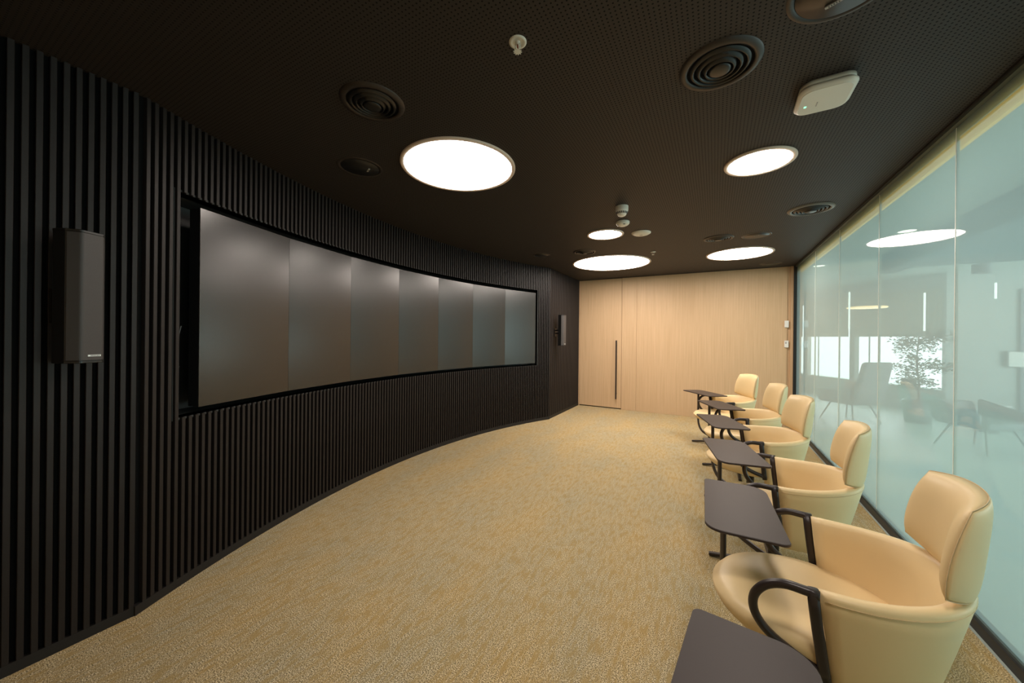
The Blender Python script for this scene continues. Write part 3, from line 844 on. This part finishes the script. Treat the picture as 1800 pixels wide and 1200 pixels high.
# slanted window front
P0, P1 = Vector((1.25, 15.27, 0)), Vector((4.10, 10.68, 0)); dv = (P1-P0); LW = dv.length; ang = math.atan2(dv.y, dv.x)
wr = bpy.data.objects.new('wall_lounge', None); C.objects.link(wr); wr.location = P0; wr.rotation_euler = (0, 0, ang)
wr['kind'] = 'structure'; wr['label'] = 'lounge window front with half-lowered blinds'; wr['category'] = 'wall'
def lb(name, a, b_, m):
    q = nb(); box(q, a, b_); return link(name, q, m, wr)
lb('window_parapet', (-.6, 0, 0), (LW, .25, .50), M['lounge_wall'])
lb('lintel', (-.6, 0, 2.55), (LW, .25, 2.9), M['lounge_wall'])
for k, s in enumerate((-.6, .62, 2.02, 3.42, LW-.0)):
    lb('mullion', (s-.05, .02, .5), (s+.08, .14, 2.55), M['mullion'])
for s0, s1 in ((-.55, .57), (.70, 1.97), (2.10, 3.37), (3.50, LW-.05)):
    lb('roller_blind', (s0, -.02, 1.60), (s1, -.012, 2.62), M['blind'])
    lb('window_bar', (s0+.32, .05, .5), (s0+.34, .07, 1.6), M['mullion'])
# wall right of the windows, with door-like dark recesses and a wall screen
bm = nb(); box(bm, (4.06, 10.60, 0), (9.2, 10.75, 2.9))
w2 = struct('wall_lounge_end', bm, M['lounge_wall'], 'blue-grey end wall of the lounge', 'wall')
for a, b_ in ((5.0, 5.12), (5.95, 6.6)):
    bm = nb(); box(bm, (a, 10.56, 0), (b_, 10.60, 2.5)); link('dark_panel', bm, M['lounge_dark'], w2)
bm = nb(); box(bm, (9.0, -3.0, 2.2), (9.2, 10.7, 2.9)); box(bm, (9.0, -3.0, 0), (9.2, 10.7, .35))
for y in (-3, -1, 1, 3, 5, 7, 9): box(bm, (9.0, y, .35), (9.2, y+.15, 2.2))
struct('wall_lounge_side', bm, M['lounge_wall'], 'long window front on the far side of the lounge', 'wall')
bm = nb(); box(bm, (X0, -3.2, 0), (9.2, -3.0, 2.9)); struct('wall_lounge_near', bm, M['lounge_wall'], 'near end wall of the lounge', 'wall')
bm = nb(); box(bm, (X0-.085, 7.82, 0), (X0-.02, 15.4, 2.9)); struct('wall_lounge_corner', bm, M['lounge_wall'], 'wall continuing the glass line into the lounge', 'wall')

# high-backed lounge chair before the windows
def lounge_chair(label, x, y, rz, low=False, m=M['upholstery_dark'], cush=None):
    t = thing('lounge_chair', label, 'chair', (x, y, 0), rz)
    b = nb(); bbox(b, (-.33, -.34, .33), (.30, .34, .44), .045, 3); link('seat', b, m, t, True)
    b = nb(); bbox(b, (.24, -.32, .36), (.34, .32, 1.12), .045, 3)
    for v in b.verts:
        if low: v.co.z = .36+(v.co.z-.36)*.35
        v.co.x += (v.co.z-.36)*.22; v.co.y *= 1-.12*(v.co.z-.36)
    link('backrest', b, m, t, True)
    for s in (-1, 1):
        b = nb(); bbox(b, (-.25, s*.34-.035, .40), (.28, s*.34+.035, .60), .03, 2)
        for v in b.verts: v.co.z += v.co.x*.25*(1 if v.co.z > .5 else 0)
        link('armrest', b, m, t, True)
    for sx, sy in ((-.26, -.26), (-.26, .26), (.26, -.26), (.26, .26)):
        b = nb(); sweep(b, [(sx*.7, sy*.7, .35), (sx*1.15, sy*1.15, 0)], circ(.012, 8)); link('leg', b, M['wire'], t)
    if cush:
        b = nb(); bbox(b, (.05, -.2, .45), (.2, .2, .75), .05, 3)
        tag(link('cushion', b, M['upholstery_rose'], None, True, (x, y, 0), rz), 'rose cushion on the high-backed lounge chair', 'cushion')
    return t
lounge_chair('grey high-backed lounge chair before the lounge windows', 2.24, 9.1, R(-52), cush=True)
lounge_chair('low grey lounge chair behind the glass near the potted tree', 3.25, 7.6, R(120), low=True)
lounge_chair('blurred grey lounge chair at the right behind the glass', 6.1, 8.8, R(60), low=True)
# small side table by the tree
t = thing('side_table', 'small round side table beside the potted tree behind the glass', 'table', (4.0, 9.2, 0))
b = nb(); lathe(b, [(0, .45), (.25, .45), (.25, .47), (0, .47)], 40); link('table_top', b, M['table_top'], t)
b = nb(); lathe(b, [(0, 0), (.14, 0), (.14, .012), (.015, .02), (.015, .45), (0, .45)], 24); link('stand', b, M['wire'], t)
# potted tree
tx, ty = 3.30, 9.55
t = thing('potted_tree', 'leafy potted tree in front of the lounge windows', 'plant', (tx, ty, 0))
b = nb(); lathe(b, [(0, 0), (.17, 0), (.21, .40), (.19, .40), (.18, .36), (0, .36)], 32); link('planter', b, M['pot'], t, True)
b = nb(); tips = []
rnd = random.Random(3)
sweep(b, spline([(0, 0, .3), (.02, .01, .7), (-.01, .02, 1.1), (.01, 0, 1.6)]), lambda k: circ(.022-.014*k, 6))
for q in range(26):
    a = rnd.uniform(0, 2*PI); z = rnd.uniform(.55, 1.5); L_ = rnd.uniform(.22, .46)*(1.1-.35*abs(z-1.1))
    p = [(0, 0, z), (math.cos(a)*L_*.5, math.sin(a)*L_*.5, z+.12), (math.cos(a)*L_, math.sin(a)*L_, z+.10+rnd.uniform(-.08, .1))]
    p = spline(p, 4); sweep(b, p, lambda k: circ(.006-.004*k, 4)); tips += [p[-1], p[-3], p[-5], p[len(p)//2]]
link('branches', b, M['bark'], t)
b = nb()
for p in tips:
    for q in range(20):
        c = p + Vector((rnd.gauss(0, .055), rnd.gauss(0, .055), rnd.gauss(-.01, .05)))
        mt = Matrix.Translation(c) @ Matrix.Rotation(rnd.uniform(0, 2*PI), 4, 'Z') @ Matrix.Rotation(rnd.uniform(-1, 1), 4, 'X') @ Matrix.Rotation(rnd.uniform(-.8, .8), 4, 'Y')
        vs = [b.verts.new(mt @ Vector(v)) for v in ((-.030, 0, 0), (-.005, -.013, .003), (.034, 0, -.004), (-.005, .016, .003))]
        b.faces.new(vs)
lv = link('foliage', b, M['leaf'], t); lv['kind'] = 'stuff'
# slim tube pendants
for x, y, z0, z1, lb_ in ((2.83, 8.0, 1.66, 2.25, 'longest-looking slim white tube pendant above the potted tree'), (3.55, 8.0, 2.13, 2.36, 'short-looking slim white tube pendant right of the glass joint'),
                          (2.05, 8.4, 1.70, 2.35, 'slim white tube pendant left in the lounge')):
    t = thing('pendant_lamp', lb_, 'lamp', (x, y, z0), 0, 'slim tube pendants in the lounge')
    b = nb(); lathe(b, [(0, 0), (.012, 0), (.012, z1-z0), (0, z1-z0)], 12); link('tube', b, M['pendant'], t)
    b = nb(); lathe(b, [(0, z1-z0), (.002, z1-z0), (.002, 2.9-z0), (0, 2.9-z0)], 6); link('wire', b, M['wire'], t)
t = thing('disc_pendant', 'warm lit flat disc pendant hanging in the lounge', 'lamp', (2.44, 9.0, 2.10))
b = nb(); lathe(b, [(0, 0), (.27, 0), (.28, .012), (.27, .024), (0, .024)], 48); link('disc_shade', b, M['warm_disc'], t)
b = nb(); lathe(b, [(0, .024), (.002, .024), (.002, .8), (0, .8)], 6); link('wire', b, M['wire'], t)
for x, y, lb_ in ((2.12, 6.45, 'tiny round ceiling light just above the mirrored lamp in the glass'), (1.70, 8.75, 'tiny round ceiling light at the far left of the lounge ceiling')):
    t = thing('ceiling_lamp', lb_, 'ceiling light', (x, y, 2.9), 0, 'tiny round lounge ceiling lights')
    b = nb(); lathe(b, [(0, -.004), (.085, -.004), (.085, 0)], 32); link('diffuser', b, M['lounge_lamp'], t)
    b = nb(); lathe(b, [(.084, 0), (.084, -.007), (.100, -.005), (.100, 0)], 32); link('trim_ring', b, M['white'], t)
t = thing('wall_screen', 'small pale wall screen on the lounge end wall', 'screen', (5.07, 10.56, 1.03))
b = nb(); box(b, (-.24, -.03, 0), (.24, 0, .30)); link('casing', b, M['mullion'], t)
b = nb(); box(b, (-.225, -.034, .015), (.225, -.029, .285)); link('display', b, M['plate'], t)
t = thing('drum_pendant', 'small grey drum pendant on a thin wire behind the glass', 'lamp', (3.56, 8.35, 2.55))
b = nb(); lathe(b, [(0, 0), (.10, 0), (.10, .14), (0, .14)], 24); link('drum_shade', b, M['upholstery_dark'], t)
b = nb(); lathe(b, [(0, .14), (.002, .14), (.002, .35), (0, .35)], 6); link('wire', b, M['wire'], t)
